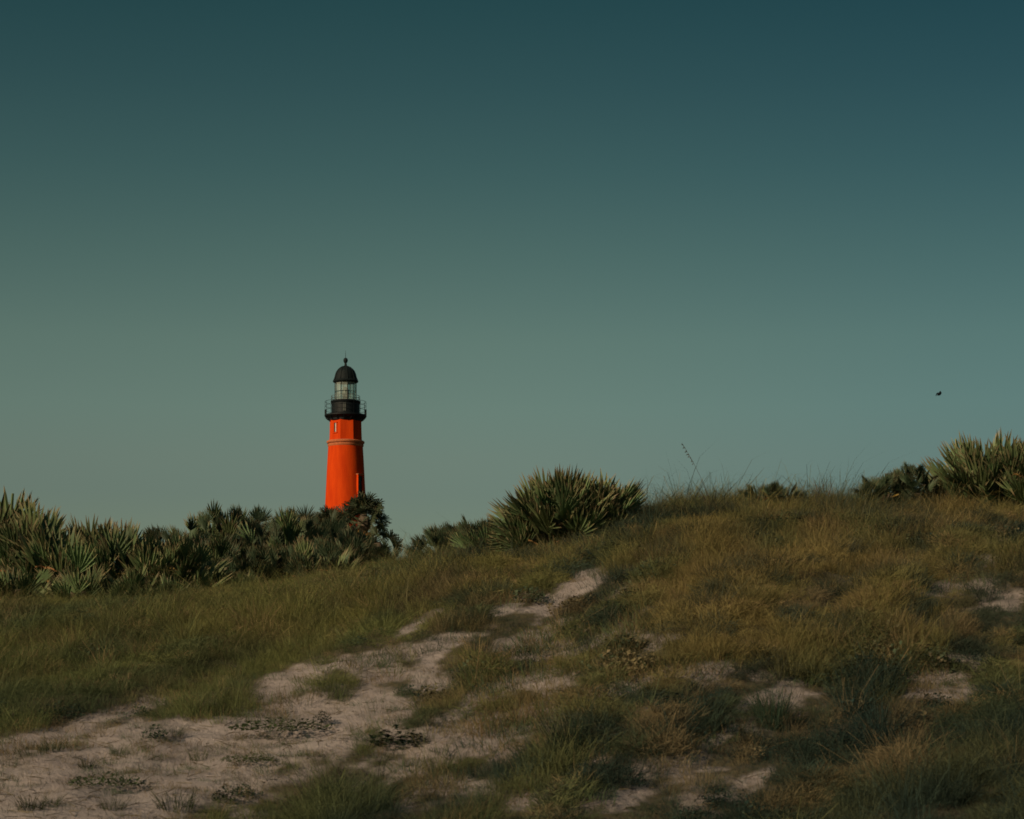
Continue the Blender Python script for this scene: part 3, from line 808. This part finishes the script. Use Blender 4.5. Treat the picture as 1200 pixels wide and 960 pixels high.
    ck = (y > 30.3) & (y < 33) & (px > 770) & (px < 890) & (rng.random(n) < .30)
    idx = np.where(ck & ~cr_, rng.integers(4, 7, n), idx); sc_ = np.where(ck & ~cr_, rng.uniform(.9, 1.45, n), sc_)
    c = np.where((ck & (u < .6))[:, None], green * .45 + olive * .35 + dk * .2, c)
    fr = (y > 30.2) & (y < 33.4) & (px > 740) & (px < 1012) & ~cr_ & ~ck & (rng.random(n) < np.where((px > 870) & (px < 945), .12, .40))
    idx = np.where(fr, np.where(rng.random(n) < .5, rng.integers(15, 18, n), rng.integers(0, 4, n)), idx)
    sc_ = np.where(fr, rng.uniform(1.0, 1.75, n), sc_)
    k = keepd | cr_ | ck | fr
    return np.stack([x, y, z], 1)[k], idx[k], sc_[k], c[k]

def scatter(name, pts, idx, scl, tint):
    n = len(pts)
    me = bpy.data.meshes.new(name); me.vertices.add(n); me.vertices.foreach_set('co', pts.astype('f').ravel())
    me.attributes.new('idx', 'INT', 'POINT').data.foreach_set('value', idx.astype('i'))
    me.attributes.new('scl', 'FLOAT', 'POINT').data.foreach_set('value', scl.astype('f'))
    rot = np.stack([rng.normal(0, .2, n), rng.normal(0, .2, n), rng.normal(0, 1.1, n)], 1)
    me.attributes.new('rot', 'FLOAT_VECTOR', 'POINT').data.foreach_set('vector', rot.astype('f').ravel())
    col = np.concatenate([tint, np.ones((n, 1))], 1)
    me.attributes.new('tint', 'FLOAT_COLOR', 'POINT').data.foreach_set('color', col.astype('f').ravel())
    o = link(name, me)
    g = bpy.data.node_groups.new(name + '_nodes', 'GeometryNodeTree')
    g.interface.new_socket('Geometry', in_out='INPUT', socket_type='NodeSocketGeometry')
    g.interface.new_socket('Geometry', in_out='OUTPUT', socket_type='NodeSocketGeometry')
    N = g.nodes.new; L = g.links.new
    gi, go = N('NodeGroupInput'), N('NodeGroupOutput')
    ci = N('GeometryNodeCollectionInfo'); ci.inputs['Collection'].default_value = SRC
    ci.inputs['Separate Children'].default_value = True; ci.inputs['Reset Children'].default_value = True
    ip = N('GeometryNodeInstanceOnPoints'); ip.inputs['Pick Instance'].default_value = True
    def named(nm, ty):
        a = N('GeometryNodeInputNamedAttribute'); a.data_type = ty; a.inputs['Name'].default_value = nm
        return [s for s in a.outputs if s.enabled and s.name == 'Attribute'][0]
    e2r = N('FunctionNodeEulerToRotation')
    L(named('rot', 'FLOAT_VECTOR'), e2r.inputs[0]); L(e2r.outputs[0], ip.inputs['Rotation'])
    L(named('scl', 'FLOAT'), ip.inputs['Scale']); L(named('idx', 'INT'), ip.inputs['Instance Index'])
    L(gi.outputs[0], ip.inputs['Points']); L(ci.outputs[0], ip.inputs['Instance']); L(ip.outputs[0], go.inputs[0])
    md = o.modifiers.new('scatter', 'NODES'); md.node_group = g
    return o
gp = grass_points()
print('grass tufts', len(gp[0]))
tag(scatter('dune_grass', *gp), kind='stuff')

# ------------------------------------------------------------------ single plants
M_GREEN = leaf_mat('beach_plant_leaf', (.022, .040, .024), (.03, .05, .03), .5, rough=.9, spec=.05)
M_PALE = leaf_mat('grey_green_leaf', (.10, .12, .075), (.13, .14, .09), .5)
M_TUFT = leaf_mat('green_tuft_blade', (.045, .060, .026), (.10, .09, .045), .5, rough=.9, spec=.05)
M_DRY = leaf_mat('dry_stalk', (.075, .055, .030), (.10, .075, .04), .5)
def plant(name, cat, px, row, me, s, label, group=None, sxy=1.0, rz=0.0):
    x, y, z = ground_at(px, row)
    o = link(name, me); o.location = (x, y, z); o.scale = (s * sxy, s, s); o.rotation_euler = (0, 0, rz)
    return tag(o, label, cat, group)
LEAFY = [leafy_mesh('beach_plant', 260, .17, .20, .038, 500 + i, M_GREEN) for i in range(3)]
CREEP = [leafy_mesh('creeping_plant', 520, .34, .12, .032, 510 + i, M_TUFT) for i in range(2)]
PALEM = leafy_mesh('pale_plant', 240, .12, .22, .035, 520, M_PALE)
TUFTS = [tuft_mesh('grass_tuft', 130, .05, .26, .14, .0042, 1.25, 530 + i, mat=M_TUFT) for i in range(4)]
TALLT = tuft_mesh('grass_tuft', 170, .20, .70, .14, .0055, .7, 540, mat=M_GREEN)
gp_ = 'small dark leafy plants on the bare sand'
plant('beach_plant', 'plant', 181, 868, LEAFY[0], .8, 'dark green leafy plant at the upper edge of the bare sand', gp_)
plant('beach_plant', 'plant', 262, 940, LEAFY[1], .62, 'left one of two small dark plants low on the bare sand', gp_)
plant('beach_plant', 'plant', 284, 934, LEAFY[2], .62, 'right one of two small dark plants low on the bare sand', gp_)
plant('beach_plant', 'plant', 465, 876, LEAFY[1], 1.0, 'wide flat dark plant lying on the pale sand tongue', gp_, 1.7, .2)
plant('beach_plant', 'plant', 377, 848, LEAFY[0], .6, 'small dark plant on the creeping green patch', gp_)
plant('beach_plant', 'plant', 690, 838, PALEM, .75, 'pale grey-green round plant in the middle of the slope')
plant('beach_plant', 'plant', 597, 852, LEAFY[2], .55, 'small dark plant beside bare sand in mid slope', gp_)
gc = 'creeping green plants on the sand'
plant('creeping_plant', 'plant', 125, 922, CREEP[0], .95, 'creeping green strip of leaves across the lower left sand', gc, 1.1, .25)
plant('creeping_plant', 'plant', 330, 858, CREEP[1], 1.1, 'creeping green patch running up the sand before the slope grass', gc, 1.5, .3)
plant('creeping_plant', 'plant', 292, 894, CREEP[0], .7, 'small creeping patch under the larger creeping green patch', gc, 1.2, .2)
gt = 'green grass tufts on the bare sand'
for i, (px, row, s, lab) in enumerate([
        (102, 900, .75, 'upright grass tuft on the sand above the creeping strip'), (233, 890, .7, 'low grass tuft in the middle of the bare sand'),
        (36, 948, .8, 'grass tuft near the lower left corner of the sand'), (60, 944, .6, 'smaller grass tuft just right of the corner tuft'),
        (132, 948, .75, 'round grass tuft at the bottom below the creeping strip'), (206, 948, 1.1, 'broad grass tuft at the bottom left of the two dark plants'),
        (262, 838, .8, 'grass tuft at the edge where slope grass meets sand'), (60, 880, .9, 'wide thin grass tuft at the left top of the sand'),
        (140, 884, .7, 'thin grass tuft left of the dark leafy plant'), (205, 862, .7, 'grass tuft right behind the dark leafy plant')]):
    plant('grass_tuft', 'grass tuft', px, row, TUFTS[i % 4], s, lab, gt, 1.0, i * 1.3)
plant('grass_tuft', 'grass tuft', 668, 893, TALLT, .95, 'tall dark upright grass tuft in the lower middle of the slope')
plant('grass_tuft', 'grass tuft', 905, 855, TALLT, .9, 'tall dark upright grass tuft in the lower right slope')

# sea oat stalk against the sky
def sea_oat(px, Y, tip_px, tip_row, label, head=True, seed=1):
    rg = random.Random(seed)
    g = at(px, Y); root = empty('sea_oat', g); tag(root, label, 'sea oat', 'single stalks against the sky')
    top = Vector(((tip_px - 600) / F * Y, Y, EYE + (HZ - tip_row) / F * Y)) - g
    pts = [Vector((0, 0, -.05))] + [Vector((top.x * k ** 1.5, 0, top.z * k)) for k in (.25, .5, .75, .9, 1)]
    b = MB(); b.tube(pts, [.003, .003, .0026, .0022, .002, .0015], 5); b.build('stalk', M_DRY, root)
    if head:
        for k in range(14):
            u = .74 + .26 * k / 13 + rg.uniform(-.02, .01)
            c = Vector((top.x * u ** 1.5, 0, top.z * u)); sd = 1 if k % 2 else -1
            d = Vector((sd * .5 - .3, rg.uniform(-.5, .5), -.55)).normalized(); q = Vector((d.z, 0, -d.x)).normalized()
            L = rg.uniform(.025, .06); w = .008
            vs = [c, c + d * L * .5 + q * w, c + d * L * .5 - q * w, c + d * L, c + d * L * .5 + Vector((0, .008, 0)), c + d * L * .5 - Vector((0, .008, 0))]
            link('spikelet', mesh('spikelet', vs, [(0, 1, 4), (0, 4, 2), (3, 4, 1), (3, 2, 4), (0, 5, 1), (0, 2, 5), (3, 1, 5), (3, 5, 2)], M_DRY), root)
    for k in range(5):
        a = rg.uniform(0, 6.28); h = rg.uniform(.3, .6)
        e = Vector((math.cos(a) * h * .5 - .1, math.sin(a) * h * .4, h)); s = Vector((.004, 0, 0))
        m1 = e * .5 + Vector((0, 0, h * .15))
        link('blade', mesh('blade', [-s, s, m1 + s, m1 - s, e], [(0, 1, 2, 3), (3, 2, 4)], M_DRY), root)
    return root
sea_oat(836, 31, 799, 519, 'tall sea oat stalk with drooping seed head against the sky', True, 3)
sea_oat(886, 31.5, 872, 562, 'bare grass stalk leaning left of the small dark crest palmetto', False, 4)
sea_oat(968, 32, 958, 545, 'thin bare stalk rising right of the small dark crest palmetto', False, 5)
def twig_bush(px, Y, label, seed):
    rg = random.Random(seed); g = at(px, Y); b = MB()
    for k in range(5):
        a = rg.uniform(0, 6.28); h = rg.uniform(.3, .55)
        p1 = Vector((math.cos(a) * .05, math.sin(a) * .05, h * .5)); p2 = p1 + Vector((rg.uniform(-.12, .12), rg.uniform(-.1, .1), h * .5))
        b.tube([(0, 0, -.05), p1, p2], [.008, .006, .003], 4)
        b.tube([p1, p1 + Vector((rg.uniform(-.15, .15), 0, h * .35))], [.005, .002], 4)
    o = b.build('bare_twigs', M_STEM); o.location = g
    tag(o, label, 'twigs')
twig_bush(956, 31.6, 'bare pale twigs sticking out of the crest grass', 2)

# bird: small dark flyer at the right, wings half folded
def bird():
    Y = 95.0; c = Vector(((1101 - 600) / F * Y, Y, EYE + (HZ - 461.5) / F * Y))
    b = MB()
    b.tube([(.17, .02, .01), (.14, .0, .012), (.08, 0, 0), (0, 0, -.005), (-.08, 0, -.01), (-.15, 0, -.02), (-.19, 0, -.025)], [.008, .030, .050, .075, .068, .035, .016], 8)
    for sy in (-1, 1):
        vs = [(.06, sy * .03, .02), (-.06, sy * .03, .01), (.04, sy * .10, .10), (-.08, sy * .11, .08), (-.05, sy * .17, .01), (-.15, sy * .15, -.02)]
        lo = [(x, y, z - .010) for x, y, z in vs]
        b.add(vs + lo, [(0, 1, 3, 2), (2, 3, 5, 4), (6, 8, 9, 7), (8, 10, 11, 9), (0, 2, 8, 6), (2, 4, 10, 8), (1, 7, 9, 3), (3, 9, 11, 5), (4, 5, 11, 10), (0, 6, 7, 1)])
    b.add([(-.15, -.02, -.02), (-.15, .02, -.02), (-.25, .045, -.03), (-.25, -.045, -.03), (-.20, 0, -.012)], [(0, 1, 4), (1, 2, 4), (2, 3, 4), (3, 0, 4), (0, 3, 2, 1)])
    o = b.build('bird', M_BLACK); o.location = c; o.rotation_euler = (R(-18), R(-20), R(40))
    tag(o, 'tiny dark bird flying alone in the sky at the right', 'bird')
bird()

# dry stems and bits lying on the bare sand
def debris():
    b = MB(); n = 0
    for k in range(2200):
        px = random.uniform(-150, 900); row = random.uniform(760, 965)
        if float(sand_at(px, row)) < .5: continue
        y = None
        x, y, z = ground_at(px, row) if n < 800 else (0, 0, 0)
        if not y: break
        n += 1
        a = random.uniform(0, 6.28); L = random.uniform(.03, .20); d = Vector((math.cos(a), math.sin(a), random.uniform(-.05, .35))) * L
        b.tube([Vector((x, y, z + .006)), Vector((x, y, z + .012)) + d], [.004, .002], 3)
    tag(b.build('debris', M_DRY), kind='stuff')
debris()
